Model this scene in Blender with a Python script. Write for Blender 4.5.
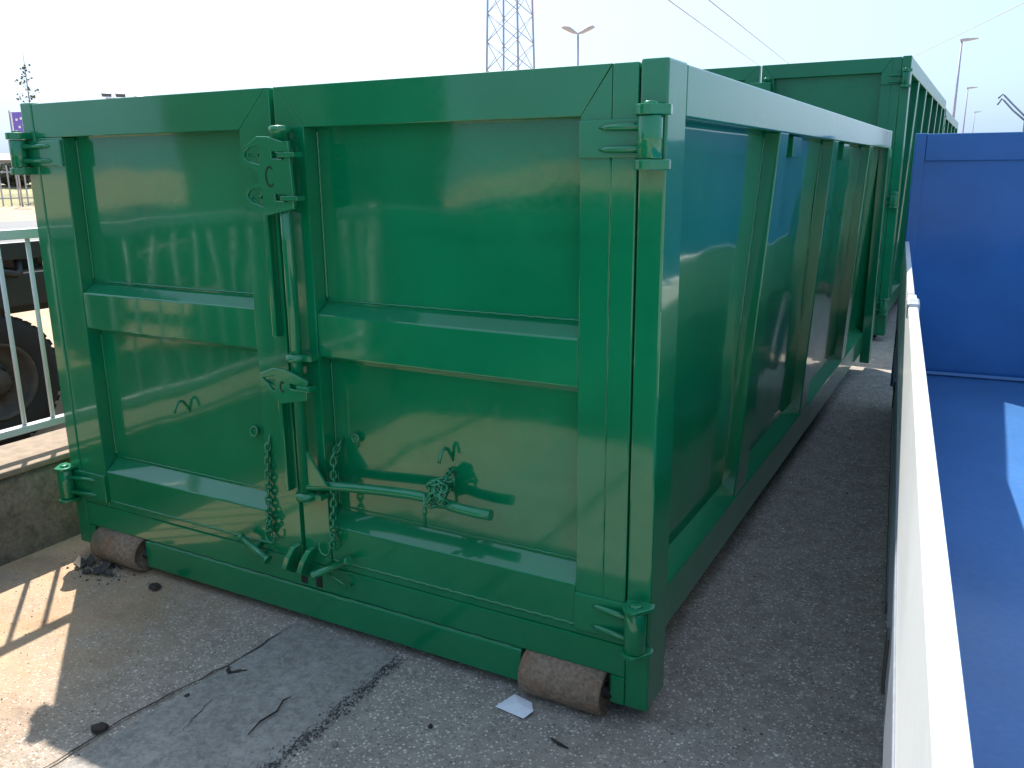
import bpy, bmesh, math, random
from mathutils import Vector, Matrix, noise
random.seed(7)
D = bpy.data
S = bpy.context.scene
COL = S.collection
for o in list(D.objects): D.objects.remove(o)

# ------------------------------------------------------------------ camera
cam_d = D.cameras.new('camera'); cam = D.objects.new('camera', cam_d); COL.objects.link(cam)
cam_d.sensor_width = 36.0; cam_d.lens = 853.73 * 36.0 / 1024.0
cam_d.clip_start = 0.02; cam_d.clip_end = 5000
cam.matrix_world = Matrix(((0.877127, -0.110019, 0.467487, 0.69306),
                           (0.480186, 0.217920, -0.849666, -2.03556),
                           (-0.008395, 0.969746, 0.243973, 1.51839),
                           (0, 0, 0, 1)))
S.camera = cam
S.render.resolution_x = 1024; S.render.resolution_y = 768

# ------------------------------------------------------------------ sky, sun, exposure
SUN_AZ = Vector((-0.772, 0.636, 0)).normalized()      # where the sun stands, horizontally
SUN_EL = math.radians(53.4)
w = D.worlds.new('World'); S.world = w; w.use_nodes = True
nt = w.node_tree; bg = nt.nodes['Background']
sky = nt.nodes.new('ShaderNodeTexSky'); sky.sky_type = 'NISHITA'; sky.sun_disc = False
sky.sun_elevation = SUN_EL
sky.sun_rotation = math.atan2(SUN_AZ.x, SUN_AZ.y)
sky.altitude = 0; sky.air_density = 1.0; sky.dust_density = 4.0; sky.ozone_density = 4.0
veil = nt.nodes.new('ShaderNodeMix'); veil.data_type = 'RGBA'          # thin even haze over the whole sky
veil.inputs[0].default_value = .65; veil.inputs[7].default_value = (1.9, 2.85, 4.0, 1)
nt.links.new(sky.outputs[0], veil.inputs[6]); nt.links.new(veil.outputs[2], bg.inputs[0]); bg.inputs[1].default_value = 0.068
sd = D.lights.new('sun', 'SUN'); sun = D.objects.new('sun', sd); COL.objects.link(sun)
sd.energy = 2.2; sd.angle = math.radians(0.53); sd.color = (1.0, 0.94, 0.86)
to_sun = Vector((SUN_AZ.x * math.cos(SUN_EL), SUN_AZ.y * math.cos(SUN_EL), math.sin(SUN_EL)))
sun.rotation_euler = to_sun.to_track_quat('Z', 'Y').to_euler(); sun.location = to_sun * 40
S.view_settings.view_transform = 'Standard'; S.view_settings.look = 'None'
S.view_settings.exposure = 2.25; S.view_settings.gamma = 1.0
S.view_settings.use_curve_mapping = False

# ------------------------------------------------------------------ helpers
class MB:
    """collects shapes, becomes one mesh object"""
    def __init__(s): s.v = []; s.f = []; s.smooth = set()
    def add(s, vs, fs, smooth=False):
        n = len(s.v); s.v += [tuple(v) for v in vs]
        for f in fs:
            if smooth: s.smooth.add(len(s.f))
            s.f.append(tuple(i + n for i in f))
        return s
    def box(s, x0, x1, y0, y1, z0, z1):
        vs = [(x, y, z) for z in (z0, z1) for y in (y0, y1) for x in (x0, x1)]
        return s.add(vs, [(0,2,3,1),(4,5,7,6),(0,1,5,4),(2,6,7,3),(0,4,6,2),(1,3,7,5)])
    def hexa(s, vs):          # 8 corners in the order of box()
        return s.add(vs, [(0,2,3,1),(4,5,7,6),(0,1,5,4),(2,6,7,3),(0,4,6,2),(1,3,7,5)])
    def prism(s, poly, axis, a, b):
        n = len(poly)
        def mk(q, t):
            q = list(q); q.insert(axis, t); return tuple(q)
        vs = [mk(q, a) for q in poly] + [mk(q, b) for q in poly]
        fs = [tuple(range(n)), tuple(range(2*n-1, n-1, -1))]
        fs += [(i, i+n, (i+1) % n + n, (i+1) % n) for i in range(n)]
        return s.add(vs, fs)
    def tube(s, pts, r, n=8, close=False, cap=True):
        P = [Vector(q) for q in pts]; m = len(P); rs = r if isinstance(r, (list, tuple)) else [r]*m
        vs = []; up = None
        for i, q in enumerate(P):
            if close: t = P[(i+1) % m] - P[(i-1) % m]
            else: t = P[min(i+1, m-1)] - P[max(i-1, 0)]
            t.normalize()
            if up is None:
                up = Vector((0,0,1)) if abs(t.z) < .9 else Vector((1,0,0))
            a = t.cross(up); a.normalize(); b = a.cross(t); b.normalize(); up = b
            for k in range(n):
                c = 2*math.pi*k/n; vs.append(q + rs[i]*(math.cos(c)*a + math.sin(c)*b))
        fs = []
        for i in range(m if close else m-1):
            j = (i+1) % m
            for k in range(n):
                fs.append((i*n+k, i*n+(k+1) % n, j*n+(k+1) % n, j*n+k))
        s.add(vs, fs, True)
        if cap and not close:
            k0 = len(s.v) - len(vs)
            s.f.append(tuple(k0 + k for k in range(n))[::-1]); s.f.append(tuple(k0 + (m-1)*n + k for k in range(n)))
        return s
    def lathe(s, prof, n=32, axis='Z', at=(0,0,0)):   # prof: (radius, along)
        vs = []
        for r, h in prof:
            for k in range(n):
                c = 2*math.pi*k/n; a, b = r*math.cos(c), r*math.sin(c)
                q = {'Z': (a, b, h), 'X': (h, a, b), 'Y': (b, h, a)}[axis]
                vs.append((q[0]+at[0], q[1]+at[1], q[2]+at[2]))
        fs = []; m = len(prof)
        for i in range(m-1):
            for k in range(n): fs.append((i*n+k, i*n+(k+1) % n, (i+1)*n+(k+1) % n, (i+1)*n+k))
        return s.add(vs, fs, True)
    def grid(s, o, ex, ey, nx, ny, disp=None):
        o, ex, ey = Vector(o), Vector(ex), Vector(ey); vs = []; nrm = ex.cross(ey).normalized()
        for j in range(ny+1):
            for i in range(nx+1):
                q = o + ex*(i/nx) + ey*(j/ny)
                if disp: q = q + nrm*disp(q, i/nx, j/ny)
                vs.append(q)
        fs = [(j*(nx+1)+i, j*(nx+1)+i+1, (j+1)*(nx+1)+i+1, (j+1)*(nx+1)+i) for j in range(ny) for i in range(nx)]
        return s.add(vs, fs, True)
    def build(s, name, mat, parent=None, bevel=0, seg=2, solid=0, xf=None, fix=True):
        me = D.meshes.new(name); me.from_pydata(s.v, [], s.f); me.validate()
        if fix:
            bm = bmesh.new(); bm.from_mesh(me)
            sm = {tuple(round(c, 5) for c in me.polygons[i].center) for i in s.smooth if i < len(me.polygons)}
            bmesh.ops.recalc_face_normals(bm, faces=bm.faces); bm.to_mesh(me); bm.free()
        for i, pl in enumerate(me.polygons): pl.use_smooth = i in s.smooth
        o = D.objects.new(name, me); COL.objects.link(o)
        if mat: me.materials.append(mat)
        if parent: o.parent = parent
        if xf: o.matrix_local = xf
        if solid:
            m = o.modifiers.new('solid', 'SOLIDIFY'); m.thickness = solid; m.offset = 0
        if bevel:
            m = o.modifiers.new('bevel', 'BEVEL'); m.width = bevel; m.segments = seg
            m.limit_method = 'ANGLE'; m.angle_limit = math.radians(35); m.harden_normals = False
        return o

def tag(o, label=None, cat=None, group=None, kind=None):
    if label: o['label'] = label
    if cat: o['category'] = cat
    if group: o['group'] = group
    if kind: o['kind'] = kind
    return o
def thing(name, label, cat, loc=(0,0,0), rz=0, group=None):
    o = D.objects.new(name, None); COL.objects.link(o); o.location = loc; o.rotation_euler = (0,0,rz)
    o.empty_display_size = .2
    return tag(o, label, cat, group)

# ------------------------------------------------------------------ materials
def new_mat(name):
    m = D.materials.new(name); m.use_nodes = True
    b = m.node_tree.nodes['Principled BSDF']; return m, m.node_tree, b
def N(t, kind, **kw):
    n = t.nodes.new(kind)
    for k, v in kw.items(): setattr(n, k, v)
    return n
def ramp(t, fac, stops):
    r = t.nodes.new('ShaderNodeValToRGB'); e = r.color_ramp.elements
    while len(e) < len(stops): e.new(.5)
    for i, (p, c) in enumerate(stops):
        e[i].position = p; e[i].color = (c, c, c, 1) if not isinstance(c, (tuple, list)) else (*c, 1)
    t.links.new(fac, r.inputs[0]); return r.outputs[0]
def noise_tex(t, vec, scale, detail=4, rough=.5, dist=0):
    n = t.nodes.new('ShaderNodeTexNoise'); n.inputs['Scale'].default_value = scale
    n.inputs['Detail'].default_value = detail; n.inputs['Roughness'].default_value = rough
    n.inputs['Distortion'].default_value = dist
    t.links.new(vec, n.inputs['Vector']); return n.outputs['Fac']
def mix(t, fac, a, b, mode='MIX'):
    m = t.nodes.new('ShaderNodeMix'); m.data_type = 'RGBA'; m.blend_type = mode
    for s_, v in ((m.inputs[0], fac), (m.inputs[6], a), (m.inputs[7], b)):
        if isinstance(v, (int, float)): s_.default_value = v
        elif isinstance(v, (tuple, list)): s_.default_value = (*v, 1) if len(v) == 3 else v
        else: t.links.new(v, s_)
    return m.outputs[2]
def math_n(t, op, a, b=None, clamp=False):
    m = t.nodes.new('ShaderNodeMath'); m.operation = op; m.use_clamp = clamp
    for i, v in enumerate((a, b)):
        if v is None: continue
        if isinstance(v, (int, float)): m.inputs[i].default_value = v
        else: t.links.new(v, m.inputs[i])
    return m.outputs[0]
def bump(t, b, h, strength, dist, prev=None):
    n = t.nodes.new('ShaderNodeBump'); n.inputs['Strength'].default_value = strength
    n.inputs['Distance'].default_value = dist; t.links.new(h, n.inputs['Height'])
    if prev: t.links.new(prev, n.inputs['Normal'])
    t.links.new(n.outputs[0], b.inputs['Normal']); return n.outputs[0]
def world_pos(t): return t.nodes.new('ShaderNodeNewGeometry').outputs['Position']
def obj_pos(t): return t.nodes.new('ShaderNodeTexCoord').outputs['Object']

def paint(name, col, rough=.3, coat=.6, coat_rough=.06, dirt=.25, dirt_col=(.12,.10,.07), dust=0.0, var=.12, spec=.5, coat_ior=1.5):
    m, t, b = new_mat(name); P = world_pos(t)
    n1 = noise_tex(t, P, 2.2, 5, .6); n2 = noise_tex(t, P, 38, 4, .65); n3 = noise_tex(t, P, 160, 2, .5)
    dark = tuple(c*(1-var) for c in col); lite = tuple(min(1, c*(1+var)+.003) for c in col)
    c = mix(t, ramp(t, n1, [(.3, 0.0), (.7, 1.0)]), dark, lite)
    blot = math_n(t, 'MULTIPLY', ramp(t, n2, [(.60, 0.0), (.78, 1.0)]), ramp(t, n1, [(.45, 0.0), (.65, 1.0)]))
    c = mix(t, math_n(t, 'MULTIPLY', blot, dirt), c, dirt_col)
    if dust:     # pale dust settled on faces that look up
        g = t.nodes.new('ShaderNodeNewGeometry'); sx = t.nodes.new('ShaderNodeSeparateXYZ')
        t.links.new(g.outputs['Normal'], sx.inputs[0])
        f = math_n(t, 'MULTIPLY', ramp(t, sx.outputs[2], [(.35, 0.0), (.9, 1.0)]), dust)
        f = math_n(t, 'MULTIPLY', f, ramp(t, n2, [(.3, .35), (.7, 1.0)]))
        c = mix(t, f, c, (.33, .34, .30))
    t.links.new(c, b.inputs['Base Color'])
    rr = math_n(t, 'ADD', math_n(t, 'MULTIPLY', n1, .14), rough - .07)
    t.links.new(rr, b.inputs['Roughness'])
    b.inputs['Coat Weight'].default_value = coat; b.inputs['Coat IOR'].default_value = coat_ior; b.inputs['Specular IOR Level'].default_value = spec
    t.links.new(math_n(t, 'ADD', math_n(t, 'MULTIPLY', ramp(t, n2, [(.4, 0.0), (.8, 1.0)]), .08), coat_rough), b.inputs['Coat Roughness'])
    h = math_n(t, 'ADD', math_n(t, 'MULTIPLY', n3, .35), n2)
    bump(t, b, h, .10, .004)
    return m
def plain(name, col, rough=.6, metal=0, nscale=14, var=.2, bmp=.15, spec=.5):
    m, t, b = new_mat(name); P = obj_pos(t)
    n1 = noise_tex(t, P, nscale, 5, .6)
    c = mix(t, ramp(t, n1, [(.3, 0.0), (.7, 1.0)]), tuple(x*(1-var) for x in col), tuple(min(1, x*(1+var)) for x in col))
    t.links.new(c, b.inputs['Base Color']); b.inputs['Metallic'].default_value = metal
    b.inputs['Specular IOR Level'].default_value = spec
    t.links.new(math_n(t, 'ADD', math_n(t, 'MULTIPLY', n1, .2), rough-.1), b.inputs['Roughness'])
    bump(t, b, n1, bmp, .004)
    return m

GREEN = paint('green_paint', (.0, .172, .064), rough=.3, coat=1.0, coat_rough=.05, dust=.03, spec=.10, coat_ior=1.56)
GREEN2 = paint('green_paint_weathered', (.001, .15, .07), rough=.4, coat=.5, coat_rough=.12, spec=.15)
BLUE = paint('blue_paint', (.020, .118, .32), rough=.4, coat=.4, coat_rough=.13, spec=.2, dirt=.12, dirt_col=(.2,.22,.26), dust=.12)
WHITE = paint('white_enamel', (.66, .68, .69), rough=.35, coat=.3, coat_rough=.15, dirt=.15, dirt_col=(.4,.36,.3), var=.03)
BLACK = plain('black_steel', (.012, .012, .013), .5)
CHALK = plain('engraved_black', (.004, .012, .01), .7)
GALV = plain('galvanised_steel', (.36, .37, .40), .45, .6, 30, .12)
HAZEGALV = plain('hazed_steel', (.33, .33, .42), .6, 0, 3, .1)  # lavender tint puts the distance haze into the steel colour
LAMPW = plain('lamp_enamel', (.42, .40, .42), .5, 0, 6, .08)
RUBBER = plain('tyre_rubber', (.013, .0125, .012), .85, 0, 30, .35, .3)
RIM = plain('dusty_rim', (.06, .05, .042), .7, .2, 18, .35)
SUNTOP = plain('sunlit_beige', (.42, .36, .30), .8, 0, 20, .15)  # pale beige stands for sun caught on the truck's box top
GREYRUB = plain('grey_rubber', (.13, .15, .18), .5, 0, 30, .15)
FENCEW = paint('fence_white', (.52, .53, .52), rough=.45, coat=.1, dirt=.7, dirt_col=(.30,.24,.12), var=.08)
PAPER = plain('paper', (.72, .73, .78), .8, 0, 60, .05)
LEAFD = plain('dead_leaf', (.06, .05, .042), .85, 0, 40, .4)
STONE = plain('stone', (.22, .20, .18), .9, 0, 40, .3)
DARKST = plain('tar_lump', (.035, .024, .02), .9, 0, 40, .4)
GLASSP = plain('sign_purple', (.17, .12, .50), .5, 0, 8, .1)
SIGNW = plain('sign_white', (.8, .8, .8), .5, 0, 8, .03)
ORANGE = plain('orange_plastic', (.55, .22, .04), .6)
BARK = plain('bark', (.12, .10, .085), .9, 0, 20, .3)

def rust_mat():
    m, t, b = new_mat('rusty_roller'); P = obj_pos(t)
    n1 = noise_tex(t, P, 14, 6, .65); n2 = noise_tex(t, P, 75, 5, .7); n3 = noise_tex(t, P, 5, 3, .5)
    c = mix(t, ramp(t, n2, [(.35, 0.0), (.7, 1.0)]), (.15, .108, .08), (.33, .235, .165))
    c = mix(t, ramp(t, n1, [(.5, 0.0), (.72, .8)]), c, (.22, .11, .06))
    c = mix(t, math_n(t, 'MULTIPLY', ramp(t, n3, [(.55, 0.0), (.68, 1.0)]), .45), c, (.04, .10, .055))
    t.links.new(c, b.inputs['Base Color']); b.inputs['Roughness'].default_value = .88
    b.inputs['Specular IOR Level'].default_value = .25
    bump(t, b, n2, .7, .004); return m
RUST = rust_mat()

def ground_mat(name, slab=False):
    m, t, b = new_mat(name); P = world_pos(t)
    sep = t.nodes.new('ShaderNodeSeparateXYZ'); t.links.new(P, sep.inputs[0])
    big = noise_tex(t, P, .9, 5, .6); mid = noise_tex(t, P, 4.5, 6, .65); fine = noise_tex(t, P, 90, 4, .7); gr = noise_tex(t, P, 420, 2, .6)
    def vor(scale, rnd=1.0):
        v = t.nodes.new('ShaderNodeTexVoronoi'); v.inputs['Scale'].default_value = scale
        v.inputs['Randomness'].default_value = rnd; t.links.new(P, v.inputs['Vector']); return v
    va, vb = vor(120), vor(60)
    def cellv(v):
        s_ = t.nodes.new('ShaderNodeSeparateColor'); t.links.new(v.outputs['Color'], s_.inputs[0]); return s_.outputs[0], s_.outputs[1]
    ca, ca2 = cellv(va); cb, cb2 = cellv(vb)
    if slab:
        base = mix(t, ramp(t, mid, [(.3, 0.0), (.7, 1.0)]), (.235, .21, .185), (.36, .325, .288))
        mott = noise_tex(t, P, 30, 8, .8)
        base = mix(t, ramp(t, mott, [(.40, .55), (.58, 0.0)]), base, (.085, .08, .076))
        base = mix(t, math_n(t, 'MULTIPLY', ramp(t, fine, [(.5, 0.0), (.7, 1.0)]), .5), base, (.30, .29, .275))
        base = mix(t, math_n(t, 'MULTIPLY', ramp(t, ca, [(.90, 0.0), (.95, 1.0)]), .35), base, (.36, .35, .33))
        h = math_n(t, 'ADD', fine, math_n(t, 'MULTIPLY', gr, .5)); bs, bd = .35, .006
    else:
        # dark binder, two sizes of exposed chippings, sandy dust on the left, brown stains
        mott = noise_tex(t, P, 16, 8, .75)
        base = mix(t, ramp(t, gr, [(.30, 0.0), (.70, 1.0)]), (.05, .047, .045), (.29, .275, .255))
        base = mix(t, .45, base, mix(t, ramp(t, mott, [(.36, 0.0), (.64, 1.0)]), (.075, .07, .064), (.27, .25, .23)))
        st2 = ramp(t, ca, [(.0, (.07, .065, .06)), (.55, (.24, .225, .205)), (1.0, (.50, .47, .43))])
        ma = math_n(t, 'MULTIPLY', ramp(t, va.outputs['Distance'], [(.38, 1.0), (.52, 0.0)]), ramp(t, ca2, [(.40, 0.0), (.44, 1.0)]))
        base = mix(t, math_n(t, 'MULTIPLY', ma, .85), base, st2)
        st = ramp(t, cb, [(.0, (.30, .285, .26)), (.6, (.44, .42, .39)), (1.0, (.66, .64, .60))])
        mb = math_n(t, 'MULTIPLY', ramp(t, vb.outputs['Distance'], [(.26, 1.0), (.36, 0.0)]), ramp(t, cb2, [(.84, 0.0), (.87, 1.0)]))
        base = mix(t, math_n(t, 'MULTIPLY', math_n(t, 'MULTIPLY', mb, ramp(t, mott, [(.42, .15), (.58, 1.0)])), .8), base, st)
        base = mix(t, 1.0, base, (1.66, 1.58, 1.50), 'MULTIPLY')
        lx = t.nodes.new('ShaderNodeMapRange'); lx.inputs[1].default_value = -1.25; lx.inputs[2].default_value = -2.0
        lx.inputs[3].default_value = .05; lx.inputs[4].default_value = .88; t.links.new(sep.outputs[0], lx.inputs[0])
        dm = math_n(t, 'MULTIPLY', lx.outputs[0], ramp(t, mid, [(.30, .5), (.62, 1.0)]))
        base = mix(t, dm, base, mix(t, ramp(t, big, [(.35, 0.0), (.65, 1.0)]), (.37, .22, .11), (.57, .39, .24)))
        base = mix(t, math_n(t, 'MULTIPLY', ramp(t, big, [(.52, 0.0), (.68, 1.0)]), .25), base, (.28, .215, .165))
        base = mix(t, math_n(t, 'MULTIPLY', ramp(t, mid, [(.56, 0.0), (.72, 1.0)]), .40), base, (.10, .095, .088))
        h = math_n(t, 'ADD', math_n(t, 'ADD', math_n(t, 'MULTIPLY', ma, .5), mb), math_n(t, 'MULTIPLY', gr, .9)); bs, bd = .6, .006
    t.links.new(base, b.inputs['Base Color']); b.inputs['Roughness'].default_value = .9
    b.inputs['Specular IOR Level'].default_value = .3
    bump(t, b, h, bs, bd); return m
GROUND = ground_mat('asphalt_ground'); SLAB = ground_mat('concrete_strip', True)

def concrete_wall_mat():
    m, t, b = new_mat('old_concrete'); P = world_pos(t)
    n1 = noise_tex(t, P, 5, 6, .65); n2 = noise_tex(t, P, 60, 5, .7); n3 = noise_tex(t, P, 16, 4, .6)
    c = mix(t, ramp(t, n2, [(.3, 0.0), (.7, 1.0)]), (.14, .11, .08), (.28, .23, .17))
    c = mix(t, math_n(t, 'MULTIPLY', ramp(t, n3, [(.46, 0.0), (.66, 1.0)]), .5), c, (.055, .050, .035))
    c = mix(t, math_n(t, 'MULTIPLY', ramp(t, n1, [(.5, 0.0), (.7, 1.0)]), .5), c, (.10, .09, .06))
    t.links.new(c, b.inputs['Base Color']); b.inputs['Roughness'].default_value = .95
    bump(t, b, math_n(t, 'ADD', n2, n3), .6, .012); return m
CONC = concrete_wall_mat()
COPING = plain('coping_concrete', (.23, .175, .125), .9, 0, 20, .25, .4)
def grass_mat(name, a, bb):
    m, t, b = new_mat(name); P = world_pos(t); n1 = noise_tex(t, P, 1.5, 5, .6)
    t.links.new(mix(t, ramp(t, n1, [(.3, 0.0), (.7, 1.0)]), a, bb), b.inputs['Base Color']); b.inputs['Roughness'].default_value = .9
    return m
GRASS = grass_mat('dry_grass', (.20, .19, .08), (.30, .27, .13))
LEAF = grass_mat('bush_leaf', (.05, .075, .03), (.10, .11, .06))
LEAF2 = grass_mat('grey_green_leaf', (.08, .10, .05), (.13, .14, .08))
CLAD = plain('warehouse_cladding', (.30, .31, .32), .6, 0, 3, .1)
CLADD = plain('warehouse_door', (.07, .09, .11), .5, 0, 3, .1)
ROOFM = plain('roof_sheet', (.22, .20, .19), .7, 0, 3, .15)

# ================================================================== THE SETTING
GZ = -.035                                   # level of the yard; the containers' corner posts end above it
def struct(name, mb, mat, **kw): return tag(mb.build(name, mat, **kw), kind='structure')
g = MB(); g.add([(-1500,-1500,0),(1500,-1500,0),(1500,1500,0),(-1500,1500,0)], [(0,1,2,3)])
ground = struct('ground', g, GROUND)
# smoother concrete strip let into the yard, ragged edge towards the gravelly side
def rag(n, x0, x1, y0, y1, amp, seed):
    r = random.Random(seed); out = []
    for i in range(n+1):
        f = i/n; out.append((x0+(x1-x0)*f + r.uniform(-amp, amp), y0+(y1-y0)*f, .004))
    return out
Lf = rag(60, -1.29, -1.40, -.02, -2.2, .004, 3); Rt = rag(90, -.85, -.83, -.02, -2.2, .010, 4)
sl = MB(); poly = Lf + Rt[::-1]
bmx = bmesh.new(); vv = [bmx.verts.new(q) for q in poly]; bmx.faces.new(vv); bmesh.ops.triangulate(bmx, faces=bmx.faces[:])
bmx.normal_update()
me = D.meshes.new('concrete_strip'); bmx.to_mesh(me); bmx.free(); me.materials.append(SLAB)
if me.polygons[0].normal.z < 0: me.flip_normals()
slab = D.objects.new('concrete_strip', me); COL.objects.link(slab); tag(slab, kind='structure')
def crack(pts, wd, seed, parent=None, z=.0065):
    r = random.Random(seed); mb = MB(); vs = []; P = []
    for i in range(len(pts)-1):
        for k in range(8):
            f = k/8; P.append((pts[i][0]*(1-f)+pts[i+1][0]*f + r.uniform(-.004,.004), pts[i][1]*(1-f)+pts[i+1][1]*f + r.uniform(-.004,.004)))
    n = len(P)
    for i, q in enumerate(P):
        t = Vector(P[min(i+1,n-1)]) - Vector(P[max(i-1,0)]); t.normalize(); a = Vector((-t.y, t.x))
        ww = wd * (0.35 + .9*r.random()) * (1 - abs(2*i/n-1)**4)
        vs += [(q[0]+a.x*ww, q[1]+a.y*ww, z), (q[0]-a.x*ww, q[1]-a.y*ww, z)]
    mb.add(vs, [(2*i, 2*i+1, 2*i+3, 2*i+2) for i in range(n-1)])
    return mb.build('crack', DARKST, parent)
crack([(-1.295,-.02),(-1.298,-.28),(-1.36,-.67),(-1.37,-1.1)], .004, 1, slab)
crack([(-1.30,-.33),(-1.27,-.36),(-1.22,-.31)], .006, 2, slab)
crack([(-1.21,-.48),(-1.18,-.58),(-1.16,-.64)], .0015, 5, slab)
# gravel gathered along the seam and strewn on the yard
gv = MB(); ico = []
def pebble(mb, x, y, z, s, r):
    q = [Vector((1,0,0)),Vector((-1,0,0)),Vector((0,1,0)),Vector((0,-1,0)),Vector((0,0,1)),Vector((0,0,-1))]
    a = r.uniform(0, 6.28); ca, sa = math.cos(a), math.sin(a); e = (r.uniform(.7,1.3), r.uniform(.7,1.3), r.uniform(.5,.9))
    vs = []
    for v in q:
        v = Vector((v.x*e[0]*r.uniform(.8,1.2), v.y*e[1]*r.uniform(.8,1.2), v.z*e[2]))*s
        vs.append((x+v.x*ca-v.y*sa, y+v.x*sa+v.y*ca, z+v.z))
    mb.add(vs, [(0,2,4),(2,1,4),(1,3,4),(3,0,4),(2,0,5),(1,2,5),(3,1,5),(0,3,5)])
r = random.Random(11)
gd, gl = MB(), MB()
for i in range(2600):
    y = -r.random()*1.9 - .03; x = -.838 + .02*(-y)*.3 + r.gauss(0, .012 + .012*(-y))
    pebble(gd if r.random() < .62 else gl, x, y, .003, r.uniform(.0015, .0055), r)
for i in range(2600):
    x = r.uniform(-.8, .75); y = r.uniform(-1.4, 4.6)
    pebble(gl if r.random() < .6 else gd, x, y, .001, r.uniform(.001, .0045)*(1.2 if r.random() < .1 else 1), r)
for i in range(900):
    x = r.uniform(-2.66, -1.3); y = r.uniform(-1.1, .0)
    pebble(gl if r.random() < .5 else gd, x, y, .001, r.uniform(.001, .003), r)
for i in range(160):
    x = r.gauss(-2.28, .10); y = r.gauss(-.06, .05)
    pebble(gd if r.random() < .6 else gl, x, y, .002, r.uniform(.002, .007), r)
PEBD = plain('dark_pebble', (.06, .055, .05), .9, 0, 90, .5); PEBL = plain('pale_pebble', (.26, .245, .225), .9, 0, 90, .45)
tag(gd.build('dark_gravel', PEBD), 'dark loose grit along the concrete seam', 'gravel', kind='stuff')
tag(gl.build('pale_gravel', PEBL), 'pale loose grit strewn over the yard', 'gravel', kind='stuff')

# ================================================================== GREEN CONTAINERS
def wob(amp, sc, seed):
    o = Vector((seed*13.7, seed*5.1, seed*2.3))
    def f(q, u, v):
        e = min(1, 6*min(u, 1-u)) * min(1, 6*min(v, 1-v))
        return amp*noise.noise(q*sc + o)*e + amp*.35*noise.noise(q*sc*2.7 + o)*e
    return f

def chain(parent, pts, nl, rl=.0125, rw=.0032, name='chain', mat=None):
    """oval links strung along pts, each link turned a quarter against the last"""
    P = [Vector(q) for q in pts]; seg = [(P[i+1]-P[i]).length for i in range(len(P)-1)]; tot = sum(seg); mb = MB()
    for k in range(nl):
        d = tot*(k+.5)/nl; i = 0
        while i < len(seg)-1 and d > seg[i]: d -= seg[i]; i += 1
        c = P[i].lerp(P[i+1], d/seg[i]); t = (P[i+1]-P[i]).normalized()
        a = Vector((0,1,0)) if abs(t.y) < .9 else Vector((1,0,0)); a = (a - t*a.dot(t)).normalized(); b_ = t.cross(a)
        sd = (a + b_).normalized() if k % 2 else (a - b_).normalized(); hl = tot/nl*.72
        ring = []
        for j in range(12):
            an = 2*math.pi*j/12; ring.append(c + t*(hl*math.sin(an)) + sd*(rl*.62*math.cos(an)))
        mb.tube(ring, rw, 5, close=True)
    return mb.build(name, mat or GREEN, parent)

def hinge(par, cx, z0, z1, outer, lug, mat, inner_x):
    """hinge on a door: knuckle barrel, strap with two ridges and the two lugs on the post"""
    sgn = 1 if outer > cx else -1
    h = MB(); h.lathe([(0, z0), (.028, z0), (.030, z0+.003), (.030, z1-.003), (.028, z1), (0, z1)], 20, 'Z', (cx, -.034, 0))
    ho = h.build('hinge', mat, par)
    s = MB(); a, b = sorted((inner_x, cx - sgn*.012)); s.box(a, b, -.011, .004, z0+.004, z1-.004)
    s.build('hinge_strap', mat, ho, .004)
    for zz in (z0 + (z1-z0)*.24, z0 + (z1-z0)*.76):
        q = MB(); e = inner_x + sgn*.055
        q.tube([(e, -.010, zz), (e + sgn*.02, -.014, zz), (cx - sgn*.02, -.034, zz)], [.003, .008, .010], 8); q.build('strap_ridge', mat, ho)
    for zz, th in ((z0-lug, lug), (z1, lug)):
        pl = MB(); poly = [(cx - sgn*.036, .0)]
        for k in range(9):
            an = math.pi - math.pi*k/8*.62; poly.append((cx + sgn*.036*math.cos(an), -.034 - .038*math.sin(an)))
        poly += [(outer + sgn*.016, -.022), (outer + sgn*.012, .004)]
        pl.prism(poly, 2, zz+.0008, zz+th-.0008); pl.build('hinge_lug', mat, ho, .0025)
    pin = MB(); pin.lathe([(0, z1+lug+.006), (.015, z1+lug+.006), (.017, z1+lug+.003), (.017, z1+lug-.004)], 16, 'Z', (cx, -.034, 0)); pin.build('hinge_pin', mat, ho)

def c_letter(par, cx, cz, hw, hh, y):
    mb = MB(); n = 20; vs = []
    for k in range(n+1):
        a = math.radians(48 + 264*k/n); wd = .0055
        c, s_ = math.cos(a), math.sin(a)
        vs += [(cx + hw*c, y, cz + hh*s_), (cx + (hw-wd)*c, y, cz + (hh-wd)*s_)]
    mb.add(vs, [(2*i, 2*i+1, 2*i+3, 2*i+2) for i in range(n)]); return mb.build('letter_c', CHALK, par)

def poly_plate(outer, holes, y0, y1):
    """flat plate with holes in the XZ plane, by triangle fill"""
    bm = bmesh.new(); loops = []
    for lp in [outer] + holes:
        vs = [bm.verts.new((x, y0, z)) for x, z in lp]
        for i in range(len(vs)): bm.edges.new((vs[i], vs[(i+1) % len(vs)]))
        loops.append(vs)
    bmesh.ops.triangle_fill(bm, use_beauty=True, use_dissolve=False, edges=bm.edges[:])
    top = bm.faces[:]; ret = bmesh.ops.extrude_face_region(bm, geom=top)
    for e in ret['geom']:
        if isinstance(e, bmesh.types.BMVert): e.co.y = y1
    bmesh.ops.recalc_face_normals(bm, faces=bm.faces)
    mb = MB(); bm.verts.index_update()
    mb.add([v.co[:] for v in bm.verts], [tuple(v.index for v in f.verts) for f in bm.faces]); bm.free(); return mb

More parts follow.
